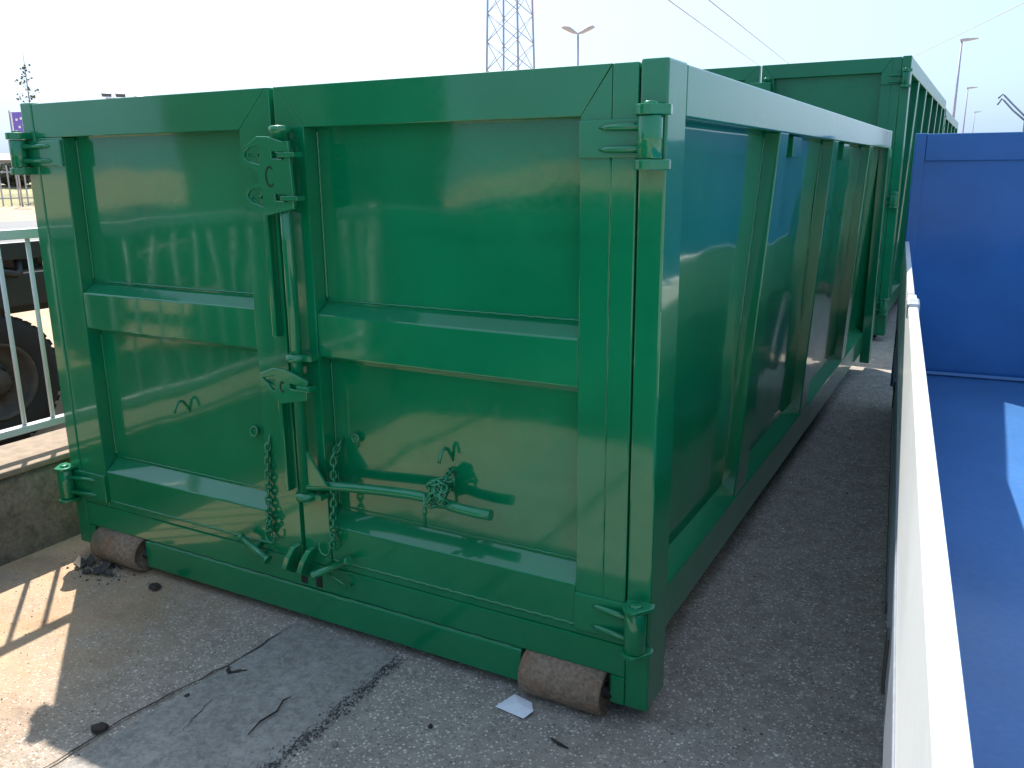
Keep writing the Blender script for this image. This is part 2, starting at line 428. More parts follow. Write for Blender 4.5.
def make_container(root, H, L, ribs, mat, near, seed, rz=0.0, tp=.06):
    W = 2.5; tz = 1.0 if H < 2 else 1.0
    T = H - .13                                   # under side of the top rails
    top = H - .006
    m1a, m1b = (.945, 1.075) if H < 2 else (1.20, 1.33)
    if H < 2: m1a, m1b = .945, 1.078
    # ---- corner posts
    for sx in (0, 1):
        for back in (0, 1):
            x0, x1 = ((-.070, 0) if sx == 0 else (-2.5, -2.433))
            y0, y1 = (0, .145) if not back else (L-.12, L)
            p = MB().box(x0, x1, y0, y1, .02, H).build('corner_post', mat, root, .006)
    # ---- doors
    for side in (0, 1):
        xa, xb = (-.074, -1.243) if side == 0 else (-2.429, -1.261)     # hinge edge, meeting edge
        s = 1 if xb > xa else -1                                       # towards the meeting edge
        lo, hi = min(xa, xb), max(xa, xb)
        sh = MB(); sh.grid((lo+.01, .060, .25), (hi-lo-.02, 0, 0), (0, 0, top-.30), 44, 50, wob(.0022, 2.4, seed+side))
        door = sh.build('door', mat, root, solid=.004)
        inn = xb - s*(.112 if side == 0 else .135)                     # inner stile's inner edge
        out = xa + s*(.151 if side == 0 else .149)
        ztop = T + .004
        # hinge-side stile (two bars on one side with their weld between)
        mid = xa + s*.068
        if side == 0:
            a, b = sorted((xa, mid - s*.0004)); MB().box(a, b, 0, .062, .212, top).build('stile', mat, door, .004)
            a, b = sorted((mid + s*.0012, out))
            e = MB(); e.prism([(out, .255), (mid + s*.0004, .255), (mid + s*.0004, top - .003), (out, ztop)], 1, .0008, .061)
            e.build('stile', mat, door, .002)
            wl = MB(); wl.tube([(mid + .0015*math.sin(k*1.7), .0015, .24 + (ztop-.1-.24)*k/40) for k in range(41)], .0022, 6); wl.build('weld_seam', mat, door)
        else:
            a, b = sorted((xa, out)); MB().box(a, b, .001, .062, .212, ztop-.0005).build('stile', mat, door, .003)
        # inner stile, mitred at the top
        e = MB(); e.prism([(xb, .212), (inn, .212), (inn, ztop), (xb - s*.012, top), (xb, top)], 1, .0005, .062); e.build('stile', mat, door, .0025)
        # top rail, mitred both ends
        g = .0004
        xo = mid + s*.0008 if side == 0 else out
        e = MB()
        if side == 0: e.prism([(xo, top), (out + s*g, ztop), (inn - s*g, ztop), (xb - s*(.012+g), top)], 1, .0, .061)
        else: e.prism([(xa, top), (xa, ztop), (inn - s*g, ztop), (xb - s*(.012+g), top)], 1, .0, .061)
        e.build('top_rail', mat, door, .0025)
        # middle and bottom rails: bent channels with sloping upper flange
        rails = [(m1a, m1b, .036)] if H < 2 else [(.85, .98, .036), (1.52, 1.65, .036)]
        a, b = sorted((out + s*.0008, inn - s*.0008))
        for z0, z1, rise in rails:
            MB().prism([(.064, z0 - .03), (.003, z0), (.003, z1), (.064, z1+rise)], 0, a, b).build('middle_rail', mat, door, .004)
        MB().prism([(.064, .240), (.003, .240), (.003, .362), (.064, .412)], 0, a, b).build('bottom_rail', mat, door, .004)
        MB().box(lo+.001, hi-.001, .0045, .058, .2105, .2395).build('bottom_flange', mat, door, .003)
        if near:
            wl = MB(); wl.tube([(a + (b-a)*k/60, .006, .238 + .0018*math.sin(k*2.1)) for k in range(61)], .0055, 6); wl.build('weld_seam', mat, door)
            # weld beads in the recesses
            for zz0, zz1 in ((.42, m1a-.03), (m1b+.045, ztop-.005)):
                for xx in (out, inn):
                    d = s if xx == out else -s
                    wl = MB(); wl.tube([(xx + d*(.003+.0015*math.sin(k*2.3)), .0565, zz0 + (zz1-zz0)*k/50) for k in range(51)], .0038, 5); wl.build('weld_seam', mat, door)
                wl = MB(); wl.tube([(a + (b-a)*k/60, .0565, zz0 - .004 + .0012*math.sin(k*1.9)) for k in range(61)], .0035, 5); wl.build('weld_seam', mat, door)
        # hinges
        cx = -.030 if side == 0 else -2.490; outer = 0 if side == 0 else -2.52
        hinge(door, cx, H-.232, H-.132, outer, .026, mat, out)
        hinge(door, cx, .228, .350, outer, .013, mat, out)
        if H > 2: hinge(door, cx, 1.18, 1.28, outer, .02, mat, out)
    # ---- sill and rollers
    sill = MB().box(-2.4325, -.0705, .003, .10, .109, .2085).build('sill', mat, root, .004)
    MB().prism([(-.005, .0), (-.005, .101), (-.002, .1075), (.12, .1075), (.12, .0)], 0, -2.082, -.402).build('sill_beam', mat, sill, .003)
    for a, b in ((-.114, -.0705), (-2.4325, -2.395)): MB().box(a, b, .001, .12, .02, .1075).build('sill_block', mat, sill, .003)
    wl = MB(); wl.tube([(-2.05 + 1.62*k/80, -.001, .1085 + .0012*math.sin(k*1.3)) for k in range(81)], .0028, 5); wl.build('weld_seam', mat, sill)
    for a, b in ((-.392, -.128), (-2.372, -2.106)):
        ro = MB(); R_ = .0735; ro.lathe([(0, a), (R_-.006, a), (R_, a+.006), (R_, b-.006), (R_-.006, b), (R_-.012, b), (R_-.014, b-.01), (0, b-.01)], 40, 'X', (0, .022, R_-.0005+rz))
        rr = ro.build('roller', RUST, root)
        ax = MB(); ax.lathe([(0, a-.02), (.022, a-.02), (.022, b+.02), (0, b+.02)], 16, 'X', (0, .022, R_+rz)); ax.build('axle', BLACK, rr)
        for xx in (a-.012, b+.006):
            pl = MB(); pl.box(xx, xx+.006, .0105, .16, .045, .1085); pl.build('roller_bracket', BLACK, rr)
    MB().box(-2.42, -.08, .12, .16, .01+rz, .2).build('cross_member', BLACK, root)
    # ---- floor, skids, rear wall
    MB().box(-2.37, -.13, .07, L-.02, .212, .228).build('floor', GREEN2, root)
    for xx in (-.86, -1.71): MB().box(xx, xx+.07, .165, L-.1, .0+rz, .2115).build('skid_beam', mat, root, .004)
    rw = MB(); rw.grid((-2.43, L-.06, .23), (2.36, 0, 0), (0, 0, H-.3), 20, 16, wob(.006, 2, seed+7)); rwo = rw.build('end_wall', mat, root, solid=.005)
    MB().box(-2.432, -.071, L-.11, L-.02, T, H-.002).build('top_rail', mat, rwo, .006)
    # ---- side walls
    for side in (0, 1):
        mir = (lambda x: x) if side == 0 else (lambda x: -2.5 - x)
        sg = 1 if side == 0 else -1
        wl = MB(); X = mir(-.066 - tp)              # the side leans in towards its foot
        wl.grid((X, .10, .12), (0, L-.2, 0), (sg*tp, 0, T-.1), 120, 40, wob(.006, 1.9, seed+3+side))
        wall = wl.build('side_wall', mat, root, solid=.004)
        a, b = sorted((mir(-.095), mir(-.001))); MB().box(a, b, .147, L-.122 if H > 2 else L+.004, T, H-.003).build('top_rail', mat, wall, .005)
        MB().prism([(mir(-tp), .105), (mir(-tp), .252), (mir(-.062-tp), .305), (mir(-.12-tp), .305), (mir(-.12-tp), .105)], 1, .1455, L-.121).build('bottom_rail', mat, wall, .004)
        for yt, yb, wt, wb in ribs:
            q = MB(); order = (0, 1) if side == 0 else (1, 0)      # inner, outer edge
            vs = []
            for zz in (0, 1):
                for yy in (0, 1):
                    for k in order:
                        z = (.300, .250)[k] if zz == 0 else T + .002
                        x = mir((-.070, -.004)[k] - (tp if zz == 0 else 0))
                        y = (yb + wb*yy) if zz == 0 else (yt + wt*yy)
                        vs.append((x, y, z))
            q.hexa(vs); rb = q.build('rib', mat, wall, .005)
            if side == 0 and near:
                wl = MB(); wl.tube([(-.063 - tp*(1-f), (yb-.004)*(1-f) + (yt-.004)*f + .002*math.sin(f*90), .31*(1-f) + T*f) for f in [k/60 for k in range(61)]], .0045, 5); wl.build('weld_seam', mat, rb)
        if side == 0 and near:
            for y0, y1 in ((1.66, 1.84), (3.02, 3.22)):
                MB().box(-.062, -.030, y0, y1, T-.085, T-.002).build('hook_plate', mat, wall, .003)
            MB().prism([(L-.11, T-.002), (L+.03, T-.002), (L+.03, T-.20), (L-.02, T-.30), (L-.11, T-.30)], 0, -.012, .004).build('gusset', mat, wall, .002)

C1 = thing('skip_container', 'low glossy green open-top container with rusty rollers beside the blue truck body', 'container', (0,0,0))
RIBS1 = [(1.29, 1.15, .145, .19), (2.52, 2.49, .145, .18), (3.94, 3.92, .145, .16)]
make_container(C1, 1.771, 5.135, RIBS1, GREEN, True, 1, GZ)

# ---- lock gear on the doors of the near container
def lock_gear(par, mat, H, near):
    zt = H - .155
    dz = H - 1.771
    rod = MB(); rod.lathe([(0, .47), (.019, .47), (.019, 1.30+dz), (.019, zt+.02), (0, zt+.02)], 18, 'Z', (-1.182, -.045, 0))
    ro = rod.build('lock_rod', mat, par)
    for zz in (zt+.012,):
        c = MB(); c.lathe([(0, zz+.022), (.026, zz+.022), (.034, zz+.018), (.034, zz+.004), (.026, zz), (.026, zz-.03), (0, zz-.03)], 18, 'Z', (-1.182, -.045, 0)); c.build('rod_cap', mat, ro)
    for zz in (.945, .478):
        c = MB(); c.lathe([(.0, zz-.011), (.033, zz-.011), (.033, zz+.011), (0, zz+.011)], 18, 'Z', (-1.182, -.045, 0)); c.box(-1.225, -1.12, -.045, .002, zz-.009, zz+.009); c.build('rod_guide', mat, ro)
    if not near:
        MB().box(-1.33, -1.14, -.085, -.06, 1.41+dz, 1.61+dz).build('latch_plate', mat, ro, .006); return
    ol = [(-1.248,1.620),(-1.207,1.619),(-1.147,1.603),(-1.125,1.604),(-1.124,1.592),(-1.117,1.444),(-1.120,1.408),(-1.142,1.405),(-1.232,1.387),(-1.263,1.394),(-1.316,1.415),(-1.322,1.434),(-1.315,1.452),(-1.297,1.469),(-1.257,1.485),(-1.248,1.503),(-1.259,1.517),(-1.311,1.543),(-1.320,1.560),(-1.314,1.577),(-1.299,1.591)]
    h1 = [(-1.242,1.592),(-1.244,1.539),(-1.285,1.547),(-1.304,1.561),(-1.300,1.577),(-1.280,1.588)]
    h2 = [(-1.241,1.470),(-1.242,1.414),(-1.285,1.427),(-1.304,1.445),(-1.295,1.460),(-1.275,1.468)]
    s1 = [(-1.193,1.576),(-1.143,1.572),(-1.144,1.552),(-1.193,1.556)]
    s2 = [(-1.190,1.452),(-1.142,1.448),(-1.143,1.430),(-1.190,1.433)]
    pl = poly_plate(ol, [h1, h2, s1, s2], -.079, -.067); po = pl.build('latch_plate', mat, ro, .0018, 1)
    c_letter(po, -1.203, 1.503, .0185, .031, -.0805)
    for zz in (1.566, 1.441):
        MB().box(-1.302, -1.100, -.064, -.052, zz-.006, zz+.006).build('latch_bar', mat, po, .002)
        MB().box(-1.160, -1.096, -.088, -.050, zz-.008, zz+.006).build('latch_hook', mat, po, .002)
        MB().box(-1.262, -1.250, -.064, .002, zz-.024, zz+.020).build('latch_keeper', mat, po, .002)
    ol2 = [(-1.315,.886),(-1.251,.911),(-1.201,.909),(-1.115,.881),(-1.121,.817),(-1.226,.796),(-1.250,.806),(-1.318,.866)]
    hh = [(-1.302,.874),(-1.248,.886),(-1.252,.834),(-1.262,.836)]
    ss = [(-1.190,.866),(-1.140,.862),(-1.143,.846),(-1.188,.850)]
    pl = poly_plate(ol2, [hh, ss], -.079, -.067); p2 = pl.build('latch_plate', mat, ro, .0018, 1)
    c_letter(p2, -1.217, .852, .0115, .019, -.0800)
    MB().box(-1.300, -1.106, -.064, -.052, .850, .864).build('latch_bar', mat, p2, .002)
    MB().box(-1.152, -1.100, -.088, -.050, .848, .864).build('latch_hook', mat, p2, .002)
    # welded flat bars that carry the latches on the other door
    MB().box(-1.292, -1.274, -.030, .000, 1.0, 1.40).build('latch_rail', mat, ro, .003)
    MB().box(-1.292, -1.274, -.030, .000, .47, .80).build('latch_rail', mat, ro, .003)
    # bent lever with its gusset
    hp = [(-1.182,-.046,.512),(-1.150,-.034,.514),(-1.105,-.016,.516),(-1.003,-.008,.524),(-.894,-.008,.534),(-.789,-.008,.541),(-.738,-.008,.542),(-.676,-.008,.537),(-.604,-.008,.528),(-.544,-.008,.526),(-.497,-.008,.528)]
    lv = MB(); lv.tube(hp, .0165, 14); lo = lv.build('lever', mat, ro)
    MB().prism([(-1.168, .514), (-1.085, .526), (-1.168, .640)], 1, -.050, -.040).build('lever_gusset', mat, ro, .002)
    # chain wound round the lever with its hanging clip
    ring = [(-.690 + .014*math.sin(3*a), -.010 + .034*math.cos(a), .560 + .036*math.sin(a)) for a in [k*math.pi/8 for k in range(17)]]
    c1 = chain(par, ring, 12, .014, .0046)
    ring = [(-.662 + .020*math.sin(2*a), -.006 + .032*math.cos(a), .572 + .040*math.sin(a)) for a in [k*math.pi/8 for k in range(17)]]
    chain(par, ring, 12, .014, .0046)
    ring = [(-.672 + .024*math.cos(a), -.030 + .010*math.sin(2*a), .582 + .026*math.sin(a)) for a in [k*math.pi/8 for k in range(17)]]
    chain(par, ring, 9, .014, .0046)
    chain(par, [(-.66,-.03,.60),(-.655,-.01,.615),(-.665,.03,.618),(-.675,.056,.620)], 6, .012, .0034)
    cl = MB(); cl.tube([(-.716,-.032,.565),(-.716,-.034,.51),(-.718,-.032,.455)], .0055, 8); cl.tube([(-.717,-.033,.512),(-.717,-.033,.500)], .008, 8); cl.build('clip', mat, c1)
lock_gear(C1, GREEN, 1.771, True)

# ---- chains with hooks, rope hooks, toggle pins and catches
def hook(par, x, y, z, r, turn):
    mb = MB(); pts = [(x, y, z+.02)] + [(x + turn*r*(math.cos(a)-1)*-1, y-.004, z - r*math.sin(a)*1.1) for a in [k*math.pi/10 for k in range(0, 13)]]
    mb.tube(pts, .0042, 6); return mb.build('hook', GREEN, par)
c = chain(C1, [(-1.372,.001,.640),(-1.374,-.012,.60),(-1.388,-.016,.36),(-1.395,-.018,.285)], 15, .0145, .0046)
hook(c, -1.402, -.020, .282, .021, 1)
c = chain(C1, [(-1.386,-.026,.37),(-1.372,-.03,.34),(-1.378,-.028,.31),(-1.392,-.024,.29)], 6, .012, .0034)
c = chain(C1, [(-1.098,.050,.655),(-1.094,.0,.62),(-1.096,-.012,.45),(-1.106,-.018,.30)], 16, .0145, .0046)
hook(c, -1.112, -.022, .292, .023, -1)
c = chain(C1, [(-1.105,-.026,.36),(-1.088,-.028,.33),(-1.095,-.026,.31)], 5, .012, .0034)
def rope_hook(x, z):
    mb = MB(); mb.tube([(x+.010, .062, z-.012), (x+.008, .050, z+.010), (x+.004, .040, z+.030), (x+.002, .028, z+.037), (x, .014, z+.030), (x-.002, .004, z+.010), (x-.003, .000, z-.004)], .0052, 8)
    mb.build('rope_hook', GREEN, C1)
rope_hook(-1.833, .668); rope_hook(-.678, .662)
rg = MB(); rg.tube([(-1.488 + .016*math.cos(a), .044 + .004*math.sin(a), .632 + .016*math.sin(a)) for a in [k*math.pi/8 for k in range(16)]], .0045, 6, close=True); rg.box(-1.50, -1.476, .045, .058, .624, .640); rg.build('ring', GREEN, C1)
rg = MB(); rg.tube([(-1.035 + .014*math.cos(a), .044, .672 + .014*math.sin(a)) for a in [k*math.pi/8 for k in range(16)]], .0045, 6, close=True); rg.box(-1.047, -1.023, .045, .058, .664, .680); rg.build('ring', GREEN, C1)
def toggle(p0, p1, q0, q1):
    mb = MB(); a, b_ = Vector(p0), Vector(p1)
    mb.tube([a, a.lerp(b_, .06), a.lerp(b_, .065), a.lerp(b_, .93), a.lerp(b_, .935), b_], [.016,.016,.0125,.0125,.017,.017], 10)
    o = mb.build('toggle_pin', GREEN, C1)
    st = MB(); m = a.lerp(b_, .45); st.tube([m, (m.x, .004, m.z-.004)], .010, 8); st.tube([q0, q1], .0055, 7); st.tube([(q1[0], q1[1], q1[2]), (q1[0]-.004, .006, q1[2])], .0055, 7); st.build('toggle_stem', GREEN, o)
toggle((-1.517,-.036,.258), (-1.385,-.040,.198), (-1.480,-.028,.236), (-1.438,-.022,.196))
toggle((-1.178,-.042,.190), (-1.022,-.036,.276), (-1.120,-.030,.206), (-1.050,-.020,.166))
for xx in (-1.281, -1.214):     # two hooked catches that stand on the sill, their slots below
    t_ = MB(); t_.prism([(-.078, .196), (-.074, .240), (-.052, .276), (-.020, .280), (.006, .262), (.006, .150), (-.030, .166)], 0, xx-.011, xx+.011); t_.v = [(x + (z-.225)*.38, y*.82, z) for x, y, z in t_.v]; ca = t_.build('catch', GREEN, C1, .003)
    sl = MB(); sl.box(xx+.006, xx+.032, .0008, .012, .122, .184); sl.build('catch_slot', BLACK, ca)

# ---- the taller containers behind
C2 = thing('skip_container', 'tall green open-top container standing behind the low glossy one', 'container', (-.015, 6.28, 0))
make_container(C2, 2.42, 6.0, [(1.0, .92, .13, .14), (2.05, 1.97, .13, .14), (3.1, 3.02, .13, .14), (4.15, 4.07, .13, .14), (5.2, 5.12, .13, .14)], GREEN2, False, 21, GZ)
lock_gear(C2, GREEN2, 2.42, False)
C3 = thing('skip_container', 'far green container whose corner shows past the tall one', 'container', (-.02, 12.6, 0))
make_container(C3, 2.335, 5.0, [(1.2, 1.2, .13, .13), (2.5, 2.5, .13, .13), (3.8, 3.8, .13, .13)], GREEN2, False, 41, GZ)

C5 = thing('skip_container', 'low dull green container added unseen beyond the blue headboard for reflections', 'container', (2.95, 8.6, 0))  # unseen; added so the glossy side wall reflects something dark down the lane
make_container(C5, 1.75, 5.0, [(1.2, 1.2, .13, .13), (2.5, 2.5, .13, .13), (3.8, 3.8, .13, .13)], GREEN2, False, 61, GZ)
C4 = thing('skip_container', 'very low green tub container added unseen opposite the glossy doors for their reflections', 'container', (-.75, -6.4, 0))  # unseen behind the camera; added to darken the right door's reflections
make_container(C4, 1.33, 4.1, [(1.2, 1.2, .13, .13), (2.5, 2.5, .13, .13)], GREEN2, False, 51)

# ================================================================== BLUE TRUCK BODY
RZ = math.radians(4.887)
B = thing('truck_body', 'blue open load bed with white drop side along the shady aisle', 'truck body', (.809, -2.60, 0), RZ)
LB = 6.62; WB = 2.35
fl = MB(); fl.grid((.02, -.02, .200), (WB-.04, 0, 0), (0, LB, 0), 40, 90, wob(.0025, 2.1, 61)); flo = fl.build('floor', BLUE, B, solid=.006)
MB().box(.055, WB-.055, -.02, LB, .10, .190).build('floor_frame', BLUE, B, .006)
for xx in (.55, 1.65): MB().box(xx, xx+.14, .05, LB-.05, GZ, .0995).build('skid_beam', BLACK, B, .004)
# headboard: sheet with folded flanges and a lapped upper band
hb = MB(); hb.grid((0, LB, .195), (WB, 0, 0), (0, 0, 1.51), 40, 30, wob(.004, 1.8, 77)); hbo = hb.build('headboard', BLUE, B, solid=.008)
for a, b_ in ((0, .062), (WB-.062, WB)): MB().box(a, b_, LB-.022, LB+.06, .10, 1.712).build('headboard_post', BLUE, hbo, .005)
MB().box(.063, WB-.063, LB-.016, LB+.045, 1.545, 1.708).build('headboard_band', BLUE, hbo, .005)
MB().prism([(LB-.005, .206), (LB-.022, .206), (LB-.005, .222)], 0, .064, WB-.064).build('floor_fillet', BLUE, hbo)
def drop_side(x0, sg):
    a, b_ = sorted((x0, x0+sg*.024))
    p = MB().box(a, b_, .02, 5.45, .72, 1.028).build('drop_side', WHITE, B, .003)
    a2, b2 = sorted((x0-sg*.001, x0+sg*.029)); MB().box(a2, b2, .02, 4.02, 1.0285, 1.060).build('top_cap', WHITE, p, .004)
    a2, b2 = sorted((x0+sg*.000, x0+sg*.024)); MB().box(a2, b2, 4.09, 6.56, 1.0285, 1.056).build('top_cap', WHITE, p, .004)
    MB().box(a, b_, 5.455, 6.58, .72, 1.028).build('side_board', WHITE, p, .003)
    c0, c1 = sorted((x0 - sg*.004, x0 + sg*.022)); MB().box(c0, c1, .02, 6.58, .545, .718).build('bottom_seal', GREYRUB, p, .003)
    c0, c1 = sorted((x0+sg*.055, x0+sg*.045)); MB().box(c0, c1, .02, 6.58, .195, .70).build('side_skirt', BLUE, p)
    c0, c1 = sorted((x0 - sg*.006, x0+sg*.034)); cl = MB().box(c0, c1, 3.70, 3.84, 1.020, 1.072).build('corner_clasp', GALV, p, .006)
    for yy in (2.2, 4.4, 5.7):
        c0, c1 = sorted((x0 - sg*.010, x0 + sg*.01)); MB().box(c0, c1, yy, yy+.05, .52, .64).build('side_hinge', BLACK, p, .003)
    for ya, yb in ((2.55, 4.35), (4.75, 5.9)):
        c0, c1 = sorted((x0 - sg*.008, x0 + sg*.0)); MB().box(c0, c1, ya, yb, .515, .544).build('lock_bar', BLACK, p, .002)
drop_side(.0, 1); drop_side(WB, -1)
MB().box(.06, WB-.06, -.03, -.021, .10, .5).build('tail_board', BLUE, B, .003)

# ================================================================== LEFT: PARAPET, RAILING, TRUCK
pw = MB(); rr_ = random.Random(5)
prof = [(-2.68, GZ-.02), (-2.682, .10), (-2.678, .22), (-2.683, .300), (-2.70, .3195), (-3.0, .3195), (-3.02, GZ-.02)]
ny = 90; vs = []
for j in range(ny+1):
    y = -4.5 + 12*j/ny
    for x, z in prof:
        q = Vector((x, y, z)); d = .012*noise.noise(q*6) + .006*noise.noise(q*19)
        vs.append((x + (d if z < .31 else d*.3), y, z + (.004*noise.noise(q*9) if z > .2 else 0)))
n = len(prof)
pw.add(vs, [(j*n+i, j*n+i+1, (j+1)*n+i+1, (j+1)*n+i) for j in range(ny) for i in range(n-1)])
pw.f.append(tuple(range(n))[::-1]); pw.f.append(tuple(ny*n + i for i in range(n)))
par = pw.build('parapet_wall', CONC); tag(par, 'low stained concrete wall carrying the white railing', 'wall')
for j in range(12):
    y0 = -4.5 + j; MB().box(-3.03, -2.672 + rr_.uniform(-.004,.004), y0+.005, y0+.995, .3235, .352).build('coping_stone', COPING, par, .008)
RX = -2.80
rail = thing('railing', 'white painted steel railing standing on the low concrete wall', 'railing', (RX, 0, .352))
MB().box(-.022, .022, -4.4, 7.4, .905, .945).build('top_rail', FENCEW, rail, .004)
MB().box(-.020, .020, -4.4, 7.4, .098, .130).build('bottom_rail', FENCEW, rail, .004)
bar0 = None
ys = [-4.28 + .128*k for k in range(91)]
off = .015 - min(ys, key=lambda v: abs(v-.015))
for y in ys:
    if bar0 is None: bar0 = MB().tube([(0,0,.129), (0,0,.906)], .0095, 8).build('bar', FENCEW, rail); bb = bar0
    else: bb = bar0.copy(); COL.objects.link(bb); bb.parent = rail
    bb.location = (0, y+off, 0)
for y in (-4.35, -2.3, 2.9, 5.1, 7.35): MB().box(-.03, .03, y-.03, y+.03, -.004, .97).build('post', FENCEW, rail, .004)

TR = thing('parked_truck', 'black truck chassis with dusty wheels behind the white railing', 'truck', (-4.20, .74, 0))
def wheel(y, x):
    tw = MB(); R_ = .385; sgn = 1
    tw.lathe([(.215, x-.02), (.24, x-.005), (.33, x+.004), (.365, x-.010), (.383, x-.035), (R_, x-.06), (R_, x-.20), (.37, x-.24), (.24, x-.25)], 56, 'X', (0, y, R_-.003))
    t_ = tw.build('tyre', RUBBER, TR)
    for k in range(40):
        a = 2*math.pi*k/40
        if k == 0:
            tb = MB(); tb.box(x-.225, x-.022, -.018, .018, R_-.012, R_+.006); t0 = tb.build('tread_block', RUBBER, t_)
            t1 = t0
        else: t1 = t0.copy(); COL.objects.link(t1); t1.parent = t_
        t1.matrix_local = Matrix.Translation((0, y, R_-.003)) @ Matrix.Rotation(a, 4, 'X')
    rm = MB(); rm.lathe([(.222, x-.022), (.228, x-.006), (.216, x-.004), (.200, x-.03), (.185, x-.07), (.12, x-.10), (.11, x-.065), (.075, x-.06), (.07, x-.02), (.0, x-.02)], 40, 'X', (0, y, R_-.003)); ro = rm.build('rim', RIM, t_)
    for k in range(8):
        a = 2*math.pi*k/8; MB().lathe([(0, x-.05), (.013, x-.05), (.013, x-.09)], 6, 'X', (0, y + .092*math.cos(a), R_ + .092*math.sin(a))).build('wheel_nut', BLACK, ro)
wheel(0, 0); wheel(-3.4, 0)
for y in (0, -3.4): MB().lathe([(0, -2.1), (.05, -2.1), (.05, -.1), (0, -.1)], 14, 'X', (0, y, .382)).build('axle', BLACK, TR)
for y in (0, -3.4): MB().lathe([(.20, -2.10), (.37, -2.06), (.384, -1.9), (.37, -1.86), (.2, -1.86), (.0, -1.9)], 40, 'X', (0, y, .382)).build('tyre', RUBBER, TR)
bx = MB().box(-.42, -.02, -1.2, 2.6, .80, .985).build('side_box', BLACK, TR, .01); MB().box(-.42, -.02, -1.2, 2.6, .9855, .992).build('sunlit_box_top', SUNTOP, bx)  # pale sheet on the black box paints its sunlit top strip
for xx in (-.75, -1.55): MB().box(xx, xx+.09, -4.4, 3.2, .66, .90).build('frame_rail', BLACK, TR, .006)
MB().box(-2.2, -.0, -4.5, 3.1, 1.07, 1.17).build('bed_frame', BLACK, TR, .008)
for y in (-4.2, -2.6, -1.4, .35, 1.0, 2.4): MB().box(-1.9, -.2, y, y+.10, .9005, 1.0695).build('cross_member', BLACK, TR, .004)
hs = MB(); hs.tube([(-.03,-.55,1.06),(-.0,-.62,1.0),(.01,-.58,.92),(-.02,-.46,.90),(-.03,-.40,.98),(-.03,-.40,1.06)], .018, 8); hs.build('air_hose', BLACK, TR)
hs = MB(); hs.tube([(-.03,.0,1.06),(.02,.05,1.02),(.03,.16,.99),(.0,.20,1.0),(-.03,.22,1.06)], .022, 8); hs.build('air_hose', BLACK, TR)
MB().box(-2.15, -.05, -6.4, -4.55, .55, 2.6).build('cab', RIM, TR, .08)
for xx in (-.06, -2.14): MB().lathe([(.0, xx-.1), (.36, xx-.1), (.384, xx-.08), (.384, xx+.05), (.2, xx+.06), (0, xx+.03)], 40, 'X', (0, -5.5, .382)).build('tyre', RUBBER, TR)

# ================================================================== FAR LEFT
FL = Vector((-41.2, 24.0, 0)); FD = Vector((.50, .866, 0))   # palisade runs across the view
ang = math.atan2(FD.y, FD.x)
pf = thing('palisade_fence', 'grey upright-bar fence beyond the sunlit yard', 'fence', FL, ang)
pb0 = MB().box(-.035, .035, -.03, .03, 0, 1.95).build('bar', GALV, pf)
for k in range(-30, 60):
    q = pb0 if k == -30 else pb0.copy()
    if k != -30: COL.objects.link(q); q.parent = pf
    q.location = (k*.36, 0, 0)
for z in (.35, 1.6): MB().box(-10.9, 21.4, .031, .07, z, z+.06).build('rail', GALV, pf)
gb = MB(); gb.prism([(.6, 0), (2.5, .55), (7, .95), (12, 1.0), (12, 0)], 0, -30, 60); o = gb.build('grass_bank', GRASS); tag(o, kind='structure'); o.location = FL; o.rotation_euler = (0,0,ang)
def bush(name, label, loc, rx, ry, rz, nleaf, sz, mat, seed, group=None, trunk=.4, sparse=False):
    r = random.Random(seed); th = thing(name, label, 'tree' if trunk > 1 else 'bush', loc, 0, group)
    tk = MB(); zc = trunk + rz
    tk.tube([(0,0,-.05), (.03*rx,0,trunk*.5), (0,.03*rx,trunk), (0,0,zc)], [.05*rx+.03, .04*rx+.025, .03*rx+.02, .015], 8)
    for k in range(7):
        a = r.uniform(0, 6.28); e = r.uniform(.3, .9); tk.tube([(0,0,trunk*.8), (rx*.4*math.cos(a), ry*.4*math.sin(a), trunk+rz*e*.7), (rx*.75*math.cos(a), ry*.75*math.sin(a), trunk+rz*(.4+e))], [.03, .02, .008], 5)
    tk.build('trunk', BARK, th)
    mb = MB(); cl = [(r.gauss(0,.5), r.gauss(0,.5), r.gauss(0,.5)) for _ in range(26)]
    for k in range(nleaf):
        c = cl[r.randrange(26)]; v = Vector((c[0]+r.gauss(0,.22), c[1]+r.gauss(0,.22), c[2]+r.gauss(0,.22)))
        if v.length > 1: v = v/v.length*r.uniform(.7,1.02)
        c_ = Vector((v.x*rx, v.y*ry, zc + v.z*rz)); a = Vector((r.gauss(0,1), r.gauss(0,1), r.gauss(0,1))).normalized(); b_ = a.orthogonal().normalized()
        s_ = sz*r.uniform(.6,1.3); mb.add([c_-a*s_, c_-b_*s_*.5, c_+a*s_, c_+b_*s_*.5], [(0,1,2,3)])
    mb.build('crown', mat, th, fix=False)
    return th
def along(u, v, z=0): return tuple(FL + FD*u + Vector((-FD.y, FD.x, 0))*v + Vector((0,0,z)))
for i, (u, v, rx, rz, m, lb) in enumerate([(-2.2, 6.0, 1.6, .9, LEAF, 'grey-green bush on the grass bank below the purple banner'), (.2, 6.5, 1.5, 1.1, LEAF2, 'bushy shrub on the grass bank left of the green container corner'), (2.6, 6.2, 1.8, 1.0, LEAF, 'dark shrub on the grass bank mostly hidden by the low green container'), (-5.2, 6.5, 2.0, 1.2, LEAF2, 'broad shrub at the far end of the grass bank')]):
    bush('shrub', lb, along(u, v, .85), rx, rx*.8, rz*.5, 1600, .14, m, 100+i, 'shrubs on the grass bank', .12)
bd = thing('warehouse', 'long grey warehouse beyond the grass bank and shrubs', 'building', along(-6, 24), ang)
MB().box(-25, 30, 0, 14, 0, 2.5).build('wall', CLAD, bd)
